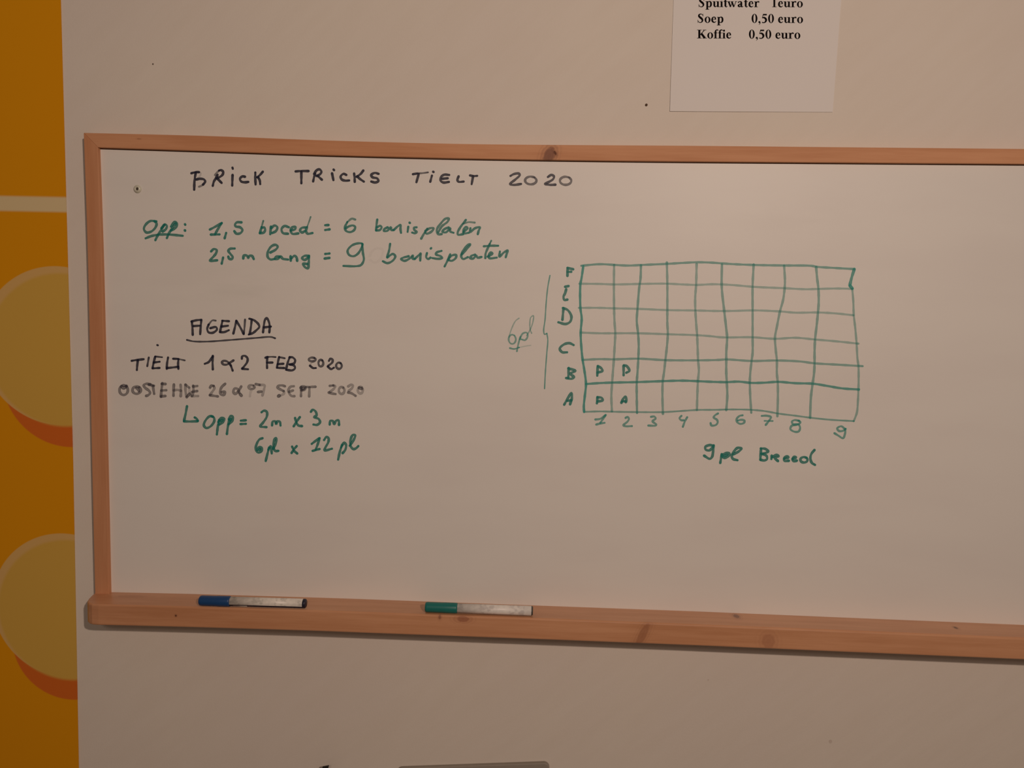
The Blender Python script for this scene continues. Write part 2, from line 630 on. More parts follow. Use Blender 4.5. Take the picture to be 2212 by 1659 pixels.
def writing(name, mat, lines, label=None, gap=13):
    """one mesh for each word: strokes that lie close together belong to one word"""
    strokes = []
    for (x0, y0, s, width, alpha, sts) in lines:
        for st in sts:
            wk, ak = 1.0, 1.0
            if isinstance(st, dict):
                wk, ak, st = st.get('w', 1.0), st.get('a', 1.0), st['p']
            p = [(x0 + s * x, y0 + s * y) for x, y in st]
            box = (min(q[0] for q in p) - gap, max(q[0] for q in p) + gap, min(q[1] for q in p) - 3.5, max(q[1] for q in p) + 3.5)
            strokes.append((p, width * wk, alpha * ak, box))
    group = list(range(len(strokes)))

    def root(i):
        while group[i] != i:
            i = group[i]
        return i

    for i in range(len(strokes)):
        for j in range(i):
            a, b = strokes[i][3], strokes[j][3]
            if a[0] < b[1] and b[0] < a[1] and a[2] < b[3] and b[2] < a[3]:
                group[root(i)] = root(j)
    words = {}
    for i, st in enumerate(strokes):
        words.setdefault(root(i), []).append(st)
    for sts in words.values():
        mesh = ([], [], [])
        for p, w, al, _ in sts:
            ribbon(p, w, al, mesh, BOARD_D)
        o = obj(name, mesh[0], mesh[1], mat, board)
        at_ = o.data.attributes.new('ink', 'FLOAT', 'POINT')
        at_.data.foreach_set('value', mesh[2])
        if label:
            o['label'] = label


def oval(cx, cy, rx, ry, ang=0.0, start=-60):
    out = []
    for i in range(11):
        a = math.radians(start - i * 34.5)
        x, y = rx * math.cos(a), ry * math.sin(a)
        out.append((cx + x * math.cos(ang) - y * math.sin(ang), cy + x * math.sin(ang) + y * math.cos(ang)))
    return out


def faint(p, a=0.4, w=1.0):
    return {'p': p, 'a': a, 'w': w}


A = (390, 340, 0.19892)
T_A = [
    [(118, 172), (165, 160), (200, 160)], [(165, 165), (152, 250), (148, 350)],
    [(170, 240), (215, 232), (255, 240), (268, 262), (245, 295)], faint([(245, 295), (222, 310), (200, 318)], .5, .8),
    faint([(200, 160), (218, 172), (212, 200), (185, 228)], .18, .7),
    [(350, 308), (362, 262), (385, 225), (402, 190)], faint([(374, 192), (400, 160), (420, 142)], .55, .8),
    [(420, 142), (440, 138), (462, 155), (458, 185), (430, 210), (392, 228)], [(395, 225), (420, 250), (445, 276)],
    [(564, 112), (567, 122)], [(565, 190), (563, 240), (561, 305)],
    [(700, 210), (672, 206), (645, 232), (660, 262), (700, 270), (735, 266)],
    [(812, 165), (812, 230), (815, 292)], [(893, 155), (868, 185), (835, 215)], [(842, 215), (860, 250), (865, 288)],
    [(1250, 152), (1300, 148), (1390, 148)], [(1312, 155), (1312, 220), (1312, 280)],
    [(1440, 260), (1450, 215), (1462, 178)], [(1450, 178), (1480, 138), (1510, 130), (1530, 155), (1515, 182), (1480, 202)], [(1488, 200), (1535, 242)],
    [(1662, 132), (1667, 138)], [(1645, 172), (1660, 245)],
    [(1800, 190), (1770, 178), (1738, 208), (1752, 240), (1790, 252), (1830, 250)],
    [(1885, 175), (1890, 220), (1892, 265)], [(1985, 142), (1955, 180), (1912, 210)], [(1918, 205), (1950, 235), (1990, 262)],
    [(2150, 178), (2110, 168), (2070, 190), (2085, 215), (2135, 228), (2150, 255), (2115, 272), (2072, 262)]]
Bq = (830, 340, 0.19892)
T_B = [
    [(312, 182), (360, 174)], faint([(360, 174), (420, 170), (475, 162)], .75, .75), [(375, 180), (362, 225), (350, 268)],
    [(531, 155), (536, 158)], [(518, 198), (500, 264)],
    [(705, 190), (650, 188), (615, 215), (612, 250), (640, 272), (702, 266)], [(630, 232), (690, 226)],
    [(808, 205), (795, 245), (808, 264), (862, 262)],
    [(932, 195), (970, 202), (1008, 200)], [(965, 205), (950, 288)],
    faint([(1372, 200), (1410, 180), (1462, 175), (1472, 192), (1430, 235), (1366, 290), (1410, 298), (1485, 288)], .9),
    faint(oval(1592, 250, 62, 42), .72), faint([(1778, 212), (1815, 190), (1843, 205), (1835, 235), (1790, 265), (1745, 288), (1800, 298), (1860, 296)], .92),
    faint(oval(1970, 254, 62, 44), .68)]
writing('handwritten_word', INK_BLUE, [A + (5.4, 0.95, T_A), Bq + (5.2, 0.93, T_B)], 'dark blue ink of the title line')

C = (280, 450, 0.19892)
T_C = [
    [(290, 142), (225, 138), (172, 180), (155, 225), (182, 262), (238, 250), (282, 205), (292, 165), (268, 138)],
    [(378, 178), (335, 245), (302, 300), (280, 345)], [(345, 218), (382, 175), (404, 190), (394, 225), (358, 252)],
    [(500, 165), (460, 220), (425, 275), (405, 322)], [(450, 198), (488, 148), (515, 165), (505, 205), (448, 242)],
    [(175, 325), (240, 300), (340, 284), (450, 286), (575, 298)], [(601, 173), (604, 178)], [(599, 238), (603, 243)],
    [(872, 230), (920, 205), (1000, 160)], [(1000, 160), (965, 215), (928, 280)], [(882, 285), (930, 284), (975, 283)],
    [(1048, 268), (1032, 325)], [(1215, 152), (1165, 152), (1145, 175), (1152, 196), (1200, 206), (1225, 235), (1205, 268), (1160, 275), (1137, 248)],
    faint([(1452, 135), (1442, 170), (1432, 205)], .85, .7), [(1432, 205), (1420, 250), (1414, 270)], [(1418, 268), (1455, 264), (1472, 235), (1462, 207), (1436, 212)],
    [(1535, 198), (1527, 280)], [(1538, 215), (1575, 186), (1604, 205), (1590, 245), (1548, 268)],
    [(1728, 205), (1682, 192), (1650, 225), (1665, 268), (1720, 276)], [(1752, 240), (1798, 226), (1800, 202), (1766, 206), (1748, 242), (1768, 276), (1832, 272)],
    [(1910, 207), (1870, 212), (1850, 240), (1872, 262), (1906, 245)], faint([(1966, 92), (1945, 155), (1926, 205)], .8, .6), [(1926, 205), (1916, 245), (1932, 275), (1985, 268)],
    [(2125, 183), (2160, 181)], [(2125, 235), (2172, 228)],
    [(885, 467), (915, 442), (945, 452), (938, 488), (905, 530), (870, 568), (950, 564)], [(1015, 535), (1000, 600)],
    [(1140, 436), (1090, 440), (1072, 460), (1095, 495), (1120, 530), (1108, 550), (1080, 546), (1072, 524)],
    [(1234, 545), (1240, 512), (1275, 515), (1288, 540), (1302, 515), (1330, 518), (1348, 550)],
    [(1528, 480), (1590, 445), (1608, 415), (1585, 396), (1540, 412), (1502, 470), (1500, 528), (1530, 555), (1572, 550)],
    [(1628, 525), (1592, 525), (1580, 550), (1608, 550), (1640, 522), (1662, 546), (1720, 556)],
    [(1748, 520), (1750, 568)], [(1755, 545), (1790, 515), (1812, 532), (1820, 570)],
    [(1948, 516), (1900, 516), (1872, 540), (1900, 560), (1942, 532)], [(1948, 516), (1945, 590), (1936, 652), (1898, 632), (1884, 602), (1930, 604)],
    [(2125, 495), (2170, 490)], [(2118, 545), (2170, 538)]]
D = (690, 450, 0.19892)
T_D = [
    faint([(390, 122), (352, 112), (302, 150)], .75, .9), [(302, 150), (276, 210), (290, 245), (335, 258), (378, 235), (388, 202), (365, 186), (320, 196), (285, 216)],
    [(628, 122), (620, 180), (615, 238)], [(615, 240), (655, 236), (676, 206), (660, 190), (624, 206)],
    [(742, 206), (706, 225), (700, 245), (735, 245), (776, 207), (780, 235), (806, 236)],
    [(806, 236), (858, 190), (880, 180), (880, 225), (886, 265)], [(978, 155), (983, 159)], [(965, 200), (958, 254)],
    [(1055, 206), (1026, 210), (1032, 235), (1056, 256), (1036, 270), (1008, 263)],
    faint([(1172, 222), (1140, 268), (1105, 330)], .9), faint([(1150, 246), (1200, 216), (1240, 216), (1220, 250), (1168, 275), (1150, 265)], .9),
    faint([(1290, 262), (1330, 195), (1392, 145), (1405, 112), (1370, 112), (1320, 162), (1276, 230), (1286, 280), (1328, 280)], .9),
    [(1402, 206), (1352, 230), (1336, 255), (1376, 260), (1420, 216), (1420, 250), (1455, 265)],
    [(1590, 126), (1530, 206), (1502, 260), (1505, 286), (1562, 280)], faint([(1560, 168), (1620, 150), (1688, 155)], .75, .8),
    [(1562, 258), (1610, 216), (1592, 202), (1566, 236), (1572, 270), (1622, 265)], [(1640, 216), (1635, 260), (1690, 216), (1744, 206), (1730, 242), (1720, 280)],
    [(466, 386), (420, 380), (350, 405), (306, 460), (322, 505), (370, 520), (420, 490), (460, 420), (466, 386)],
    [(466, 386), (472, 480), (482, 560), (452, 615), (400, 628), (262, 625)],
    [(768, 386), (756, 460), (735, 530)], [(738, 534), (798, 495), (824, 520), (800, 565), (740, 595), (690, 575)],
    [(970, 520), (912, 535), (886, 550), (925, 570), (985, 540), (1015, 512), (1012, 545), (1036, 550)], [(1036, 548), (1088, 500), (1100, 488), (1096, 530), (1095, 566)],
    [(1209, 437), (1214, 432)], [(1168, 486), (1160, 532), (1182, 550), (1206, 535)],
    [(1325, 462), (1272, 480), (1266, 500), (1318, 520), (1334, 540), (1285, 548), (1228, 540)],
    [(1420, 500), (1395, 560), (1360, 630)], [(1400, 550), (1440, 512), (1485, 506), (1480, 540), (1435, 570), (1402, 560)],
    [(1545, 502), (1600, 442), (1640, 390), (1610, 400), (1560, 460), (1540, 520), (1560, 550), (1612, 530)],
    [(1690, 502), (1652, 516), (1636, 540), (1670, 545), (1704, 512), (1716, 535), (1760, 528)],
    faint([(1866, 352), (1850, 385)], .9, .8), [(1850, 385), (1825, 440), (1805, 492), (1802, 540)], [(1786, 412), (1860, 406), (1940, 406)],
    [(1828, 524), (1880, 490), (1862, 476), (1840, 505), (1846, 540), (1925, 535)], [(1960, 470), (1955, 525), (2000, 482), (2044, 456), (2035, 490), (2024, 530)]]
writing('handwritten_word', INK_GREEN, [C + (5.4, 0.84, T_C), D + (5.0, 0.84, T_D)], 'green ink beside the title')
writing('wiped_mark', INK_GREY, [D + (5.5, 0.035, [[(545, 520), (570, 470), (620, 435), (680, 445), (690, 470), (655, 560), (600, 590), (552, 560)]])],
        'faint wiped off numeral')

E_ = (240, 670, 0.18083)
T_E = [
    [(975, 295), (972, 220), (965, 140)], [(960, 135), (1020, 120), (1078, 115)], [(1078, 118), (1070, 200), (1064, 285)], [(982, 190), (1058, 185)],
    faint([(1250, 125), (1210, 122), (1165, 172)], .75, .8), [(1165, 172), (1148, 225), (1165, 265), (1215, 270), (1265, 230), (1252, 202), (1185, 215)],
    [(1328, 126), (1408, 132)], [(1330, 128), (1316, 190), (1300, 260)], [(1318, 196), (1395, 186)], [(1300, 262), (1350, 262), (1405, 240)],
    [(1460, 280), (1480, 200), (1495, 128)], [(1495, 126), (1540, 200), (1584, 285)], faint([(1586, 280), (1594, 200), (1600, 112)], .85, .85),
    [(1680, 112), (1670, 200), (1656, 285)], [(1652, 102), (1700, 116), (1758, 165), (1770, 200), (1735, 240), (1690, 275), (1646, 290)],
    [(1815, 265), (1825, 180), (1840, 112), (1860, 96), (1885, 140), (1895, 200), (1890, 265)], [(1826, 206), (1908, 196)],
    {'p': [(905, 355), (980, 372), (1150, 375), (1400, 358), (1600, 342), (1750, 330), (1910, 320), (1960, 336)], 'w': .75, 'a': .95},
    {'p': [(550, 416), (560, 420)], 'w': .8},
    [(246, 605), (300, 596), (388, 586)], [(320, 596), (312, 660), (308, 714)], faint([(450, 566), (432, 668)], .9, .9),
    [(526, 556), (510, 620), (495, 690)], faint([(526, 553), (608, 562)], .9, .8), [(510, 625), (578, 616)], [(495, 695), (578, 690)],
    [(680, 566), (668, 640), (665, 700)], [(665, 692), (740, 684), (800, 676)], [(742, 580), (800, 582)], faint([(800, 582), (880, 600)], .8, .75), [(805, 585), (800, 640), (804, 700)],
    [(1120, 640), (1165, 620), (1213, 552)], [(1215, 546), (1212, 620), (1215, 708)],
    faint([(1462, 600), (1430, 620), (1380, 650), (1336, 645), (1325, 620), (1345, 605), (1390, 615), (1430, 660)], .88), [(1430, 660), (1452, 722)],
    [(1562, 580), (1566, 552), (1600, 546), (1630, 576), (1625, 620), (1590, 670), (1565, 698)], [(1565, 700), (1634, 706)]]
Fq = (500, 740, 0.14467)
T_F = [
    [(535, 225), (530, 300), (532, 380)], [(507, 226), (540, 215)], faint([(540, 215), (600, 212), (660, 216)], .9, .75), [(530, 300), (612, 298)],
    [(712, 216), (692, 300), (680, 370)], faint([(712, 216), (795, 234)], .9, .8), [(690, 322), (775, 316)], [(680, 376), (788, 380)],
    [(870, 216), (840, 300), (815, 404)], [(865, 222), (910, 220), (950, 260), (935, 310), (868, 326)], [(868, 326), (932, 342), (950, 380), (910, 414), (820, 406)],
    faint(oval(1206, 252, 52, 28), .75), faint([(1235, 272), (1190, 310), (1172, 345)], .2, .8), [(1172, 345), (1218, 380), (1258, 380)],
    faint(oval(1335, 307, 36, 50), .8), faint([(1456, 272), (1476, 242), (1510, 256), (1505, 296), (1440, 350)], .9), [(1438, 358), (1488, 396), (1528, 376)], faint(oval(1605, 346, 42, 47), .85)]
writing('handwritten_word', INK_BLUE, [E_ + (5.0, 0.93, T_E), Fq + (5.0, 0.93, T_F)], 'dark blue ink of the agenda')

T_G = [
    oval(150, 955, 50, 58), {'p': [(125, 912), (150, 930), (182, 908)], 'w': 1.3}, oval(305, 955, 50, 44), [(300, 928), (322, 948), (332, 968)],
    [(470, 886), (420, 880), (388, 898), (410, 930), (450, 960), (466, 990), (442, 1016), (418, 1024)], [(450, 890), (510, 902)], [(500, 904), (506, 950), (514, 998)],
    [(612, 872), (602, 950), (595, 1034)], [(605, 880), (650, 882)], faint([(600, 960), (658, 956)], .9), [(595, 1030), (648, 1025)],
    [(750, 888), (746, 960), (745, 1022)], faint([(750, 958), (790, 952), (834, 962)], .7), faint([(830, 892), (835, 960), (831, 1028)], .8),
    faint([(890, 890), (888, 960), (900, 1025)], .75), faint([(888, 890), (932, 925)], .8), faint([(932, 925), (938, 980)], .3), {'p': [(938, 1000), (905, 1036)], 'w': 1.2, 'a': 1.1},
    faint([(980, 902), (984, 970), (966, 1026)], .85), faint([(980, 912), (1028, 906)], .9), [(968, 976), (1028, 966)], faint([(962, 1026), (1038, 1026)], .6),
    [(1182, 925), (1196, 902), (1224, 905)], faint([(1224, 905), (1234, 932), (1205, 980), (1182, 1012)], .7), [(1180, 1016), (1274, 1030)],
    [(1362, 880), (1320, 920), (1302, 975), (1312, 1005), (1348, 1010), (1360, 976), (1322, 976)],
    faint([(1554, 912), (1520, 970), (1482, 1000), (1460, 975), (1476, 936), (1510, 940), (1530, 985)], .95), {'p': [(1542, 1004), (1556, 1020)], 'w': 1.2}]
T_H = [
    faint(oval(300, 664, 45, 28), .85), faint([(345, 675), (300, 708), (280, 760), (276, 800)], .28), [(362, 620), (420, 632)], faint([(420, 632), (495, 640), (488, 690), (462, 790)], .6), [(396, 738), (448, 732)],
    [(798, 652), (760, 640), (702, 646), (686, 670), (722, 695), (780, 725)], faint([(780, 725), (785, 760), (740, 790)], .5), {'p': [(715, 792), (702, 800)], 'w': 1.3, 'a': 1.1},
    faint([(930, 652), (882, 660), (850, 710), (870, 770), (900, 798), (940, 800)], .85), faint([(862, 735), (918, 716)], .9),
    [(1040, 662), (1040, 740), (1038, 800)], [(1030, 675), (1060, 652), (1100, 662), (1094, 700), (1045, 712)], {'p': [(1060, 690), (1082, 680)], 'w': 1.4}, [(1118, 664), (1255, 660)], faint([(1165, 672), (1160, 804)], .85),
    [(1468, 646), (1520, 640)], faint([(1520, 640), (1550, 652), (1528, 690), (1470, 738)], .7), [(1452, 746), (1500, 760), (1552, 768)],
    faint(oval(1645, 715, 42, 52), .8), faint([(1742, 655), (1788, 630), (1814, 642), (1800, 680), (1752, 722)], .7), [(1742, 746), (1790, 756), (1853, 795)],
    faint(oval(1925, 710, 38, 50), .6), {'p': [(1905, 675), (1945, 690)], 'w': 1.2}]
writing('handwritten_word', INK_GREY, [E_ + (5.8, 0.56, T_G), Fq + (5.6, 0.54, T_H)], 'half wiped grey ink')

G = (380, 860, 0.18987)
T_I = [
    [(126, 92), (110, 180), (92, 258)], [(92, 264), (160, 266), (248, 262)], [(214, 220), (238, 236), (250, 258)],
    [(420, 210), (385, 206), (336, 255), (318, 310), (345, 340), (395, 320), (436, 262), (432, 222), (405, 204)],
    [(490, 250), (476, 330), (466, 412)], [(482, 270), (516, 226), (550, 236), (535, 275), (490, 300)], [(505, 262), (530, 250)],
    [(608, 245), (592, 320), (580, 408)], [(602, 240), (622, 202), (646, 212), (640, 260), (602, 296)], [(618, 255), (628, 235)],
    [(740, 256), (795, 252)], [(736, 295), (795, 292)],
    [(975, 160), (1002, 142), (1034, 156), (1034, 210), (990, 280), (958, 320), (1030, 330)],
    [(1094, 310), (1102, 266), (1132, 266), (1140, 298), (1152, 266), (1182, 268), (1190, 310)],
    [(1410, 216), (1372, 270), (1340, 320)], [(1356, 226), (1366, 262), (1392, 310), (1435, 318)],
    [(1536, 155), (1556, 132), (1588, 150), (1600, 195), (1572, 216), (1624, 236), (1640, 275), (1605, 304), (1566, 300)],
    [(1750, 300), (1756, 258), (1786, 262), (1800, 295), (1822, 258), (1850, 252), (1856, 305)],
    [(985, 456), (950, 470), (916, 530), (910, 590), (940, 620), (974, 600), (975, 566), (946, 556), (926, 590)], [(945, 590), (958, 578)],
    [(1060, 562), (1040, 640), (1022, 714)], [(1052, 585), (1078, 547), (1086, 585), (1090, 628)],
    [(1108, 575), (1140, 505), (1140, 454), (1122, 470), (1110, 560), (1130, 600), (1165, 600)],
    [(1374, 546), (1345, 580), (1316, 624)], [(1322, 552), (1346, 600), (1380, 630)],
    [(1546, 520), (1590, 486), (1634, 456)], [(1634, 456), (1615, 520), (1590, 588)], [(1556, 600), (1634, 579)],
    [(1686, 476), (1712, 442), (1736, 456), (1734, 500), (1702, 560), (1692, 594), (1774, 576)],
    [(1890, 532), (1865, 610), (1846, 698)], [(1880, 560), (1914, 507), (1936, 532), (1926, 590), (1896, 626)],
    [(1978, 540), (2022, 476), (2040, 422), (2012, 420), (1986, 480), (1990, 550), (2020, 580), (2050, 570), (2075, 546)]]
writing('handwritten_word', INK_GREEN, [G + (5.4, 0.86, T_I)], 'green ink under the agenda')

Hq = (1080, 560, 0.19289)
T_J = [
    faint([(214, 660), (175, 690), (130, 780), (100, 872)], .55, .6), faint(oval(138, 896, 40, 52), .85, .8), faint([(228, 870), (206, 950), (190, 1030)], .85, .8),
    faint([(222, 895), (255, 832), (300, 822), (312, 860), (282, 905), (240, 896)], .85, .8), faint([(300, 855), (338, 790), (370, 700), (375, 632), (346, 650), (335, 720), (340, 790), (355, 828)], .65, .6),
    faint([(110, 995), (160, 1005), (215, 988)], .95, .75), faint([(215, 988), (280, 974), (345, 964)], .35, .5)]
T_K = [[(560, 182), (535, 320), (517, 500), (505, 680), (490, 800), (500, 840), (525, 830)], [(525, 830), (536, 900), (525, 1050), (510, 1250), (500, 1448)]]
T_L = [
    [(757, 97), (756, 186)], [(757, 98), (820, 112)], [(758, 142), (798, 140)], [(730, 308), (768, 300)], [(742, 336), (730, 380), (712, 420), (722, 455), (755, 452)],
    [(712, 548), (706, 610), (700, 678)], [(706, 546), (760, 570), (800, 640), (786, 700), (735, 725), (656, 706)],
    [(824, 960), (780, 940), (720, 952), (670, 1000), (696, 1040), (750, 1042)],
    [(770, 1218), (766, 1328)], [(766, 1222), (845, 1250), (786, 1282), (830, 1318), (800, 1338), (742, 1330)],
    [(720, 1628), (770, 1540), (800, 1497), (806, 1550), (786, 1624)], [(756, 1586), (800, 1580)],
    [(1095, 1197), (1090, 1302)], [(1097, 1197), (1130, 1216), (1150, 1250), (1096, 1268)],
    [(1385, 1192), (1385, 1298)], [(1390, 1187), (1422, 1198), (1450, 1250), (1416, 1270)],
    [(1092, 1544), (1086, 1612)], [(1092, 1546), (1140, 1552), (1150, 1580), (1092, 1592)],
    [(1360, 1608), (1376, 1570), (1405, 1537), (1416, 1570), (1410, 1600)], [(1372, 1592), (1402, 1590)]]
writing('handwritten_letter', INK_GREEN, [Hq + (5.6, 0.84, T_L)], 'green ink of the row and cell letters')
writing('bracket_drawing', INK_PALE, [Hq + (2.8, 0.72, T_K), Hq + (4.6, 0.72, T_J)], 'thin pale green ink')

I_ = (1200, 550, 0.21102)
J_ = (1540, 550, 0.22305)


def mixed(left, right):
    return [(I_[0] + I_[2] * x, I_[1] + I_[2] * y) for x, y in left] + [(J_[0] + J_[2] * x, J_[1] + J_[2] * y) for x, y in right]


GRID = [
    mixed([(265, 114), (450, 98), (600, 105), (740, 112), (900, 105), (1130, 95), (1300, 85), (1450, 78), (1600, 82)], [(80, 84), (200, 92), (400, 100), (690, 105), (950, 108), (1010, 118), (1200, 130), (1370, 140)]),
    mixed([(245, 298), (450, 300), (600, 305), (860, 300), (1130, 297), (1300, 305), (1450, 310), (1600, 303)], [(70, 288), (200, 295), (400, 312), (690, 325), (900, 335), (1020, 332), (1200, 328), (1352, 331)]),
    mixed([(240, 545), (450, 545), (600, 550), (840, 555), (1150, 568), (1450, 572), (1600, 576)], [(80, 546), (200, 545), (400, 540), (650, 550), (800, 562), (1020, 560), (1200, 570), (1360, 587)]),
    mixed([(255, 798), (450, 805), (600, 805), (840, 805), (1150, 815), (1450, 825), (1600, 836)], [(70, 800), (150, 802), (380, 800), (600, 815), (800, 805), (990, 822), (1200, 840), (1410, 862)]),
    mixed([(275, 1078), (450, 1070), (600, 1072), (850, 1065), (1120, 1080), (1450, 1082), (1600, 1080)], [(70, 1019), (130, 1015), (380, 1030), (620, 1025), (850, 1035), (980, 1052), (1200, 1065), (1450, 1080)]),
    mixed([(310, 1325), (450, 1315), (580, 1310), (830, 1305), (1100, 1295), (1300, 1290), (1450, 1295), (1600, 1302)], [(70, 1234), (130, 1235), (250, 1230), (370, 1242), (500, 1240), (630, 1232), (800, 1245), (970, 1250), (1100, 1270), (1250, 1295), (1415, 1306)]),
    mixed([(290, 1610), (450, 1605), (580, 1608), (830, 1612), (1100, 1612), (1300, 1600), (1450, 1590), (1600, 1589)], [(70, 1502), (130, 1500), (350, 1502), (500, 1515), (640, 1540), (800, 1560), (950, 1580), (1150, 1600), (1365, 1612)]),
    mixed([(285, 115), (265, 250), (255, 300), (255, 545), (268, 650), (258, 800), (265, 950), (278, 1078), (295, 1180), (312, 1325), (300, 1450), (290, 1550), (293, 1610)], []),
    mixed([(600, 105), (598, 300), (600, 550), (605, 700), (612, 805), (605, 950), (598, 1072), (588, 1200), (580, 1310), (572, 1450), (578, 1605)], []),
    mixed([(875, 110), (870, 250), (858, 330), (840, 550), (832, 680), (845, 800), (852, 920), (848, 1065), (840, 1200), (832, 1310), (832, 1450), (835, 1620)], []),
    mixed([(1140, 80), (1145, 300), (1145, 560), (1145, 700), (1150, 815), (1140, 950), (1125, 1080), (1112, 1200), (1098, 1300), (1095, 1450), (1100, 1630)], []),
    mixed([(1445, 95), (1440, 300), (1430, 450), (1432, 570), (1440, 700), (1450, 825), (1455, 950), (1460, 1080), (1468, 1180), (1458, 1300), (1452, 1450), (1448, 1590)], []),
    mixed([], [(88, 95), (85, 280), (90, 370), (110, 545), (130, 720), (138, 800), (130, 950), (130, 1020), (130, 1150), (135, 1235), (140, 1370), (130, 1505)]),
    mixed([], [(395, 95), (385, 300), (385, 540), (385, 800), (385, 950), (375, 1030), (362, 1150), (358, 1240), (362, 1370), (372, 1530)]),
    mixed([], [(690, 105), (698, 250), (695, 325), (680, 440), (650, 550), (620, 700), (602, 800), (610, 930), (620, 1025), (620, 1150), (628, 1235), (630, 1370), (625, 1565)]),
    mixed([], [(1000, 120), (1010, 230), (1022, 330), (1025, 460), (1018, 560), (1005, 690), (990, 820), (985, 950), (985, 1052), (980, 1150), (965, 1260), (950, 1380), (942, 1580)]),
    mixed([], [(1370, 140), (1345, 220), (1326, 298)]), mixed([], [(1328, 300), (1350, 328)]),
    mixed([], [(1350, 330), (1360, 450), (1365, 585), (1380, 720), (1392, 860), (1400, 1000), (1410, 1080), (1412, 1200), (1410, 1310), (1405, 1420), (1395, 1530), (1365, 1612)])]
GA = [.64, .42, .42, .44, .56, .80, .60, .90, .48, .62, .54, .48, .56, .54, .52, .56, .80, .85, .50]
GW = [1, .95, .95, .95, 1, 1.05, .8, 1.05, 1.05, 1.05, 1.05, 1.05, 1.1, 1.05, 1.05, 1.1, 1.3, 1.4, .95]
writing('grid_drawing', INK_PALE, [(0, 0, 1.0, 4.9, 1.0, [{'p': p, 'a': a, 'w': w} for p, a, w in zip(GRID, GA, GW)])], 'pale green hand drawn grid of nine columns and six rows')

Kq = (1240, 870, 0.14467)
T_M = [
    [(318, 250), (390, 240), (474, 182)], [(468, 190), (420, 260), (392, 300)], [(332, 325), (390, 310), (455, 300)],
    [(770, 226), (800, 212), (820, 240), (800, 280), (738, 335), (770, 350), (865, 348)],
    [(1150, 210), (1200, 206), (1220, 235), (1172, 275), (1230, 326), (1218, 340), (1110, 340)],
    [(1604, 196), (1575, 230), (1602, 260), (1640, 262)], [(1690, 216), (1655, 280), (1626, 358)]]
Lq = (1500, 870, 0.16275)
T_N = [
    [(314, 142), (276, 165), (256, 195), (300, 226), (310, 260), (285, 295), (226, 300), (216, 270)],
    [(640, 166), (600, 175), (562, 215), (568, 255), (610, 280), (660, 265), (664, 236), (620, 226), (578, 236)],
    [(896, 174), (960, 172), (1018, 190), (1000, 226), (948, 294)], faint([(932, 240), (1040, 242)], .9, .8),
    [(1390, 240), (1330, 230), (1296, 250), (1312, 285), (1380, 286), (1404, 330), (1385, 380), (1330, 384), (1276, 350), (1292, 306), (1370, 290), (1408, 260), (1385, 236)],
    [(2002, 352), (1950, 312), (1896, 340), (1922, 375), (1978, 370), (2008, 348)], [(2006, 346), (2000, 410), (1974, 470), (1912, 436), (1860, 404)]]
T_O = [
    [(255, 570), (200, 562), (146, 586), (150, 620), (200, 632), (244, 590), (256, 566)], [(256, 570), (250, 640), (234, 720), (205, 744), (130, 702)],
    [(364, 682), (354, 740), (344, 798)], [(360, 700), (420, 666), (464, 672), (455, 705), (400, 734), (372, 716)], [(400, 705), (435, 690)],
    [(515, 685), (590, 645), (626, 606), (572, 600), (530, 640), (496, 700), (512, 745), (570, 762)],
    [(885, 607), (880, 680), (875, 755)], [(882, 607), (940, 612), (980, 645), (930, 670), (890, 676)], [(890, 676), (955, 702), (965, 745), (930, 766), (876, 756)],
    [(1026, 702), (1022, 745)], [(1036, 722), (1090, 692), (1120, 710), (1066, 732), (1110, 774)],
    [(1192, 742), (1248, 726), (1235, 712), (1192, 732), (1196, 770), (1254, 770)], [(1302, 746), (1350, 727), (1322, 716), (1302, 746), (1316, 775), (1360, 768)],
    oval(1455, 757, 48, 36), [(1594, 627), (1552, 680), (1540, 740), (1560, 798), (1600, 824)]]
writing('handwritten_number', INK_PALE, [Kq + (4.6, 0.68, T_M), Lq + (4.6, 0.70, T_N)], 'green ink below the grid')
writing('handwritten_word', INK_GREEN, [Lq + (5.6, 0.88, T_O)], 'dark green ink below the column numbers')

# ------------------------------------------------------------------ markers on the tray


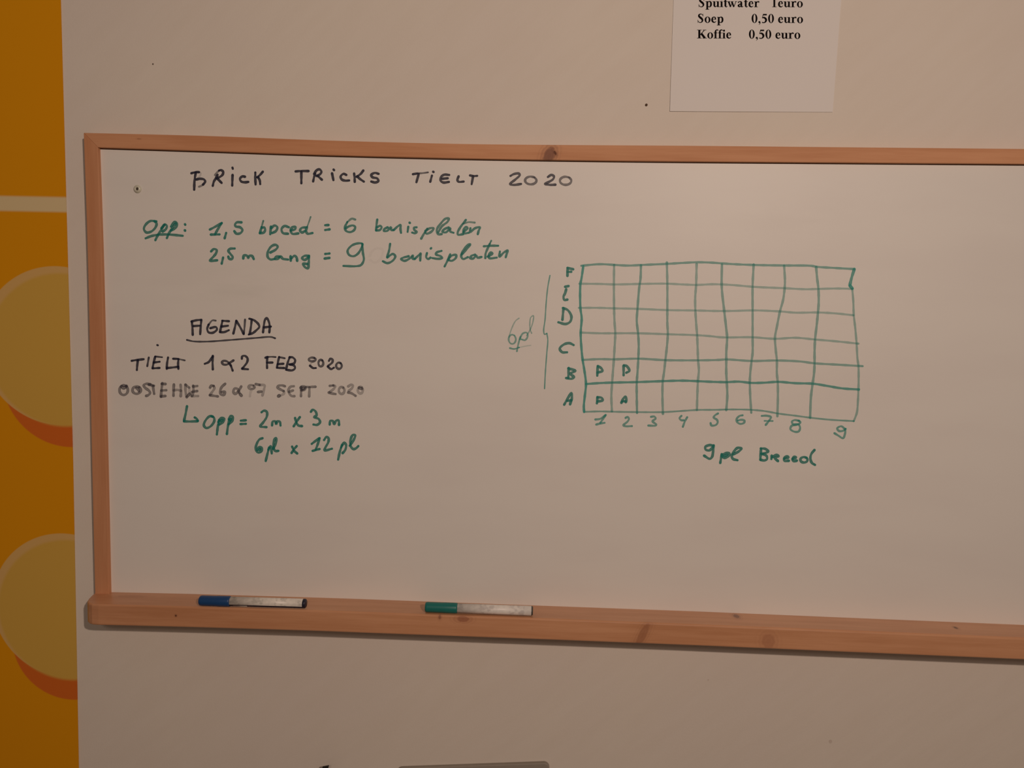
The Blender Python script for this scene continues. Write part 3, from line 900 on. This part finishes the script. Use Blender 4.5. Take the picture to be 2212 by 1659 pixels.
def marker(name, px0, px1, py, r, cap_to, label_from, label_to, cap_mat, barrel_mat, label_mat, end_mat, wrap, axis_d, label, tab=False):
    a, b = at(px0, py, axis_d), at(px1, py, axis_d)
    x0, x1 = a.x, b.x
    zc0, zc1 = tray_z(x0) + r, tray_z(x1) + r
    lift = 0.0
    for i in range(9):
        t = i / 8
        x = x0 + (x1 - x0) * t
        lift = max(lift, tray_z(x) + r - (zc0 + (zc1 - zc0) * t))
    rc = r + 0.0004
    p0 = Vector((x0, -axis_d, zc0 + lift + 0.0004))
    p1 = Vector((x1, -axis_d, zc1 + lift + 0.0004))
    ax = (p1 - p0).normalized()
    L = (p1 - p0).length
    up = Vector((0, 0, 1))
    up = (up - ax * up.dot(ax)).normalized()
    s = L / (px1 - px0)
    tc, tl0, tl1 = (cap_to - px0) * s, (label_from - px0) * s, (label_to - px0) * s
    root = empty(name, (p0 + p1) / 2 - Vector((0, 0, rc)))
    tag(root, label, 'marker', 'board markers on the tray')

    def part(nm, prof, mat, parent=root, **kw):
        v_, f_ = lathe(prof, p0, ax, up, **kw)
        return fix_normals(obj(nm, v_, f_, mat, parent, smooth=True))

    cp = part('cap', [(0.0, 0.00001), (0.0002, rc * .82), (0.0012, rc * .96), (0.0030, rc), (tc * .55, rc), (tc * .60, rc * 1.03), (tc * .95, rc * 1.03), (tc, rc * .98), (tc, 0.00001)], cap_mat)
    cp['label'] = cap_mat.name.replace('_', ' ')
    part('barrel', [(tc, 0.00001), (tc, r * .93), (tc + 0.002, r * .96), (L - 0.004, r * .96), (L - 0.004, 0.00001)], barrel_mat)
    w0, w1 = wrap
    # angle 0 is up; the turn goes towards the wall, so the front is negative
    part('label_wrap', [(tl0, r * .955), (tl0, r * .99), (tl1, r * .99), (tl1, r * .955)], label_mat, seg=40, a0=math.radians(w0), a1=math.radians(w1), closed=False)
    part('end_plug', [(L - 0.0042, 0.00001), (L - 0.0040, r * .97), (L - 0.0012, r * .97), (L, r * .80), (L, 0.00001)], end_mat)
    if tab:
        t0, t1 = (506 - px0) * s, (536 - px0) * s
        part('label_tab', [(t0, r * .955), (t0, r * 1.0), (t1, r * 1.0), (t1, r * .955)], label_mat, seg=8, a0=math.radians(126), a1=math.radians(156), closed=False)
    return root


def label_material(name, base, grey, period, amt):
    m = NT(name)
    blocks = m.noise(1.0, 2.0, (150, 60, 260))
    bars = m.math('SINE', m.math('MULTIPLY', m.x, period))
    k = m.math('MULTIPLY', m.ramp(blocks, 0.42, 0.62), m.ramp(bars, -0.2, 0.3, 0.35, 1.0))
    return m.done(m.mix(m.math('MULTIPLY', k, amt), base, grey), 0.4, 0.5)


M_BLUECAP = plain('blue_cap', (0.008, 0.060, 0.190), 0.40)
M_GREENCAP = plain('green_cap', (0.008, 0.170, 0.150), 0.40)
M_NAVY = plain('navy_barrel', (0.012, 0.012, 0.030), 0.45)
M_GREENBAR = plain('dark_barrel', (0.060, 0.060, 0.050), 0.5)
M_LABEL = label_material('white_label', (0.80, 0.76, 0.68), (0.52, 0.50, 0.44), 210.0, 0.8)
M_LABEL2 = label_material('pale_label', (0.82, 0.79, 0.73), (0.58, 0.55, 0.52), 160.0, 0.8)
marker('marker', 431.5, 661.5, 1298, 0.0061, 498, 498.5, 655, M_BLUECAP, M_NAVY, M_LABEL, M_NAVY, (-70, 112), 0.0515,
       'blue capped board marker with white label lying on the pen tray', True)
marker('marker', 918.5, 1151.5, 1311, 0.0061, 988, 988.5, 1148, M_GREENCAP, M_GREENBAR, M_LABEL2, M_GREENBAR, (-70, 150), 0.0485,
       'green capped board marker with white label lying on the pen tray')

# ------------------------------------------------------------------ price list on the wall
M_PAPER_N = NT('white_paper')
M_PAPER = M_PAPER_N.done(M_PAPER_N.mix(M_PAPER_N.noise(14.0, 3.0), (0.765, 0.745, 0.715), (0.750, 0.730, 0.700)), 0.8, 0.2)
M_PRINT = plain('black_print', (0.006, 0.004, 0.004), 0.9, 0.05)
P_BL, P_BR, P_TL, P_TR = (1447.0, 240.3), (1799.0, 242.0), (1455.0, 0.0), (1817.5, 0.0)


def paper_depth(u, v):
    # u to the right, v up from the bottom edge; the foot of the sheet lifts a little
    return 0.0005 + 0.0005 * max(0.0, 1 - v * 1.6) ** 2 * (1 - 0.55 * u) + 0.0002 * (1 - u)


def build_notice():
    bl_, br_, tl_, tr_ = (at(*p, 0.001) for p in (P_BL, P_BR, P_TL, P_TR))
    hgt = 0.297 / ((tl_ - bl_).length)
    root = empty('notice', (bl_ + br_) / 2)
    tag(root, 'white printed price list hanging on the wall above the whiteboard', 'notice')

    def spot(u, v):
        v *= hgt
        return (bl_ * (1 - u) + br_ * u) * (1 - v) + (tl_ * (1 - u) + tr_ * u) * v

    nu, nv = 14, 20
    fr, bk = [], []
    for j in range(nv + 1):
        for i in range(nu + 1):
            u, v_ = i / nu, j / nv
            p = spot(u, v_)
            d = paper_depth(u, v_)
            fr.append(Vector((p.x, -d, p.z)))
            bk.append(Vector((p.x, -d + 0.00025, p.z)))
    k = nu + 1
    N = len(fr)
    fs = []
    for j in range(nv):
        for i in range(nu):
            a = j * k + i
            fs.append((a, a + 1, a + k + 1, a + k))
            fs.append((N + a, N + a + k, N + a + k + 1, N + a + 1))
    rim = [i for i in range(k)] + [j * k + nu for j in range(1, nv + 1)] + [nv * k + i for i in range(nu - 1, -1, -1)] + [j * k for j in range(nv - 1, 0, -1)]
    for a, b in zip(rim, rim[1:] + rim[:1]):
        fs.append((a, a + N, b + N, b))
    fix_normals(obj('sheet', fr + bk, fs, M_PAPER, root))

    # bold roman letters: R = box, S = stroke of (x, y, width), O = ring; em units, baseline 0
    GL = {
        'S': (.556, [('S', [(.455, .50, .03), (.42, .60, .05), (.30, .655, .06), (.17, .60, .11), (.15, .50, .14), (.24, .40, .16), (.36, .30, .16), (.42, .18, .13), (.37, .06, .09), (.26, .01, .06), (.13, .05, .05), (.065, .18, .03)]), ('R', .45, .46, .475, .68), ('R', .055, -.015, .08, .22)]),
        'o': (.5, [('O', .25, .22, .225, .245, .088, .205)]),
        'e': (.444, [('S', [(.405, .12, .03), (.33, .045, .06), (.23, .03, .09), (.13, .10, .13), (.10, .23, .135), (.14, .37, .11), (.23, .435, .06), (.315, .40, .09), (.355, .27, .11)]), ('R', .12, .235, .405, .272)]),
        'p': (.556, [('R', .085, -.205, .225, .44), ('R', .015, -.205, .30, -.165), ('R', .015, .40, .15, .44), ('S', [(.20, .36, .05), (.30, .43, .07), (.41, .38, .12), (.445, .23, .14), (.41, .08, .12), (.31, .01, .06), (.20, .07, .05)])]),
        'u': (.556, [('R', .07, .10, .21, .44), ('R', .01, .40, .14, .44), ('S', [(.14, .14, .14), (.16, .06, .11), (.24, .03, .07), (.35, .10, .04)]), ('R', .345, 0, .485, .44), ('R', .275, .40, .40, .44), ('R', .42, 0, .55, .04)]),
        'r': (.444, [('R', .085, 0, .225, .44), ('R', .015, 0, .31, .04), ('R', .015, .40, .15, .44), ('S', [(.21, .32, .05), (.28, .42, .07), (.36, .42, .10), (.385, .36, .11)])]),
        't': (.333, [('R', .085, .06, .225, .54), ('S', [(.03, .42, .03), (.12, .48, .04), (.19, .60, .04)]), ('R', .02, .40, .315, .445), ('S', [(.155, .10, .14), (.19, .035, .09), (.25, .02, .06), (.315, .09, .03)])]),
        'i': (.278, [('R', .07, 0, .21, .44), ('R', .01, 0, .265, .04), ('R', .01, .40, .15, .44), ('O', .14, .60, .08, .08, 0, 0)]),
        'w': (.722, [('S', [(.07, .42, .13), (.22, .01, .11)]), ('S', [(.22, .01, .05), (.35, .40, .05)]), ('S', [(.31, .42, .13), (.47, .01, .11)]), ('S', [(.47, .01, .05), (.62, .41, .05)]), ('R', 0, .40, .20, .44), ('R', .24, .40, .44, .44), ('R', .55, .40, .715, .44)]),
        'a': (.5, [('S', [(.085, .33, .11), (.13, .41, .07), (.22, .43, .06), (.30, .39, .12), (.32, .30, .135), (.32, .08, .135), (.37, .03, .08), (.465, .07, .04)]), ('S', [(.31, .27, .05), (.17, .20, .09), (.10, .11, .135), (.16, .04, .10), (.26, .05, .06), (.32, .11, .05)])]),
        '1': (.5, [('R', .18, 0, .32, .68), ('R', .085, 0, .42, .04), ('S', [(.07, .59, .03), (.22, .655, .05)])]),
        '0': (.5, [('O', .25, .33, .222, .35, .083, .315)]),
        '5': (.5, [('R', .14, .565, .43, .675), ('S', [(.16, .62, .06), (.08, .37, .03)]), ('S', [(.08, .37, .06), (.22, .40, .12), (.34, .31, .15), (.375, .20, .15), (.32, .075, .11), (.20, .015, .07), (.07, .04, .09)])]),
        ',': (.25, [('O', .12, .055, .078, .075, 0, 0), ('S', [(.175, .05, .06), (.165, -.05, .055), (.075, -.15, .02)])]),
        'K': (.778, [('R', .115, 0, .275, .66), ('R', .02, .62, .37, .66), ('R', .02, 0, .37, .04), ('S', [(.26, .27, .06), (.59, .64, .06)]), ('S', [(.34, .38, .16), (.62, .02, .17)]), ('R', .46, .62, .73, .66), ('R', .44, 0, .77, .04)]),
        'f': (.333, [('R', .085, 0, .225, .52), ('R', .015, 0, .305, .04), ('R', .015, .40, .30, .445), ('S', [(.155, .50, .14), (.18, .60, .11), (.25, .655, .07), (.32, .645, .08), (.345, .60, .09)])]),
        ' ': (.25, [])}
    vs, fs2 = [], []
    Px, Py, Ps = 1430.0, 0.0, 0.18083

    def add(poly_strip):
        """list of (left, right) point pairs in photo pixels"""
        b = len(vs)
        for l, r_ in poly_strip:
            for q_ in (l, r_):
                p = at(q_[0], q_[1], 0.0012)
                uv = ((q_[0] - P_BL[0]) / (P_BR[0] - P_BL[0]), (P_BL[1] - q_[1]) / (P_BL[1] - P_TL[1]) / hgt)
                p = at(q_[0], q_[1], paper_depth(*uv) + 0.00015)
                vs.append(p)
        for i in range(len(poly_strip) - 1):
            fs2.append((b + 2 * i, b + 2 * i + 1, b + 2 * i + 3, b + 2 * i + 2))

    def line(text, zx, zy, em, slope=0.004):
        pen = zx

        def to(x, y):
            X, Y = pen + x * em, zy - y * em + slope * (pen + x * em - zx)
            return Px + Ps * X, Py + Ps * Y

        for ch in text:
            adv, prims = GL[ch]
            for pr in prims:
                if pr[0] == 'R':
                    _, x0, y0, x1, y1 = pr
                    add([(to(x0, y0), to(x1, y0)), (to(x0, y1), to(x1, y1))])
                elif pr[0] == 'O':
                    _, cx, cy, rx, ry, ix, iy = pr
                    st = []
                    for i in range(29):
                        a = 2 * math.pi * i / 28
                        st.append((to(cx + rx * math.cos(a), cy + ry * math.sin(a)), to(cx + ix * math.cos(a), cy + iy * math.sin(a))))
                    add(st)
                else:
                    path = catmull(pr[1], 7)
                    st = []
                    for i, (x, y, w_) in enumerate(path):
                        a, b = path[max(i - 1, 0)], path[min(i + 1, len(path) - 1)]
                        L = math.dist(a[:2], b[:2]) or 1e-6
                        nx, ny = -(b[1] - a[1]) / L, (b[0] - a[0]) / L
                        st.append((to(x + nx * w_ / 2, y + ny * w_ / 2), to(x - nx * w_ / 2, y - ny * w_ / 2)))
                    add(st)
            pen += adv * em

    line('Spuitwater', 430, 83, 156)
    line('1euro', 1303, 85, 157)
    line('Soep', 418, 270, 157)
    line('0,50 euro', 1066, 272, 158)
    line('Koffie', 416, 458, 156)
    line('0,50 euro', 1034, 460, 158)
    obj('printed_text', vs, fs2, M_PRINT, root)


build_notice()

# ------------------------------------------------------------------ nail in the wall
nc = at(1396.2, 226.8)
v, f = lathe([(-0.004, 0.0007), (0.0004, 0.0007), (0.0004, 0.0015), (0.0009, 0.0016), (0.0013, 0.0012), (0.0014, 0.00001)], nc, Vector((0, -1, 0)), Vector((1, 0, 0)), 16)
M_RUST = plain('brown_metal', (0.075, 0.035, 0.012), 0.6)
tag(fix_normals(obj('nail', v, f, M_RUST, None, nc, smooth=True)), 'tiny brown nail head in the wall left of the price list', 'nail')

# ------------------------------------------------------------------ grey panel and hook at the foot of the picture
M_GREY = plain('grey_coating', (0.300, 0.270, 0.225), 0.55)


def build_grey_panel():
    th = 0.006
    p0, p1 = at(870, 1659.5, th), at(1186, 1648.3, th)
    u = (p1 - p0)
    u.y = 0
    u.normalize()
    dn = Vector((u.z, 0, -u.x))
    wd, ht, r = 0.21, 0.22, 0.007
    out = []
    for cx, cy, a0 in ((-r, r, -90), (-r, ht - r, 0), (-wd + r, ht - r, 90), (-wd + r, r, 180)):
        for i in range(7):
            a = math.radians(a0 + 15 * i)
            out.append(p1 + u * (cx + r * math.cos(a)) + dn * (cy + r * math.sin(a)))
    n_ = len(out)
    vs = [Vector((p.x, -th, p.z)) for p in out] + [Vector((p.x, 0, p.z)) for p in out]
    fs = [tuple(range(n_)), tuple(range(2 * n_ - 1, n_ - 1, -1))] + [(i, i + n_, (i + 1) % n_ + n_, (i + 1) % n_) for i in range(n_)]
    c = sum(out, Vector()) / n_
    o = bevel(fix_normals(obj('wall_plate', vs, fs, M_GREY, None, (c.x, 0, c.z))), 0.0012, 2)
    tag(o, 'grey plate with rounded corners peeking up at the bottom edge below the whiteboard', 'panel')


build_grey_panel()


def build_hook():
    M_BLACK = plain('black_metal', (0.012, 0.009, 0.007), 0.5)
    base = at(704, 1672)
    root = empty('wall_hook', base)
    tag(root, 'small dark metal hook on the wall at the bottom edge', 'hook')
    x, z = base.x, base.z
    v_, f_ = box_verts(x - 0.005, x + 0.005, -0.002, 0.0, z - 0.030, z + 0.004)
    bevel(fix_normals(obj('back_plate', v_, f_, M_BLACK, root)), 0.0008, 2)
    # bent flat bar: out from the plate, then up, leaning to the right
    tip = at(704, 1654.5, 0.018)
    path = [Vector((x, -0.001, z - 0.020)), Vector((x, -0.012, z - 0.022)), Vector((x, -0.018, z - 0.016)), Vector((tip.x - .0015, -0.019, tip.z - .006)), tip]
    vs, fs = [], []
    for i, p in enumerate(path):
        w_, t_ = 0.0042, 0.0012
        a, b = path[max(i - 1, 0)], path[min(i + 1, len(path) - 1)]
        tg = (b - a).normalized()
        nrm = Vector((1, 0, 0)).cross(tg).normalized()
        sd = Vector((1, 0, 0.22 if i == len(path) - 1 else 0))
        vs += [p - sd * w_ - nrm * t_, p + sd * w_ - nrm * t_, p + sd * w_ + nrm * t_, p - sd * w_ + nrm * t_]
    for i in range(len(path) - 1):
        for j in range(4):
            k = (j + 1) % 4
            fs.append((4 * i + j, 4 * i + k, 4 * i + 4 + k, 4 * i + 4 + j))
    m_ = 4 * (len(path) - 1)
    fs += [(3, 2, 1, 0), (m_, m_ + 1, m_ + 2, m_ + 3)]
    fix_normals(obj('prong', vs, fs, M_BLACK, root))


build_hook()
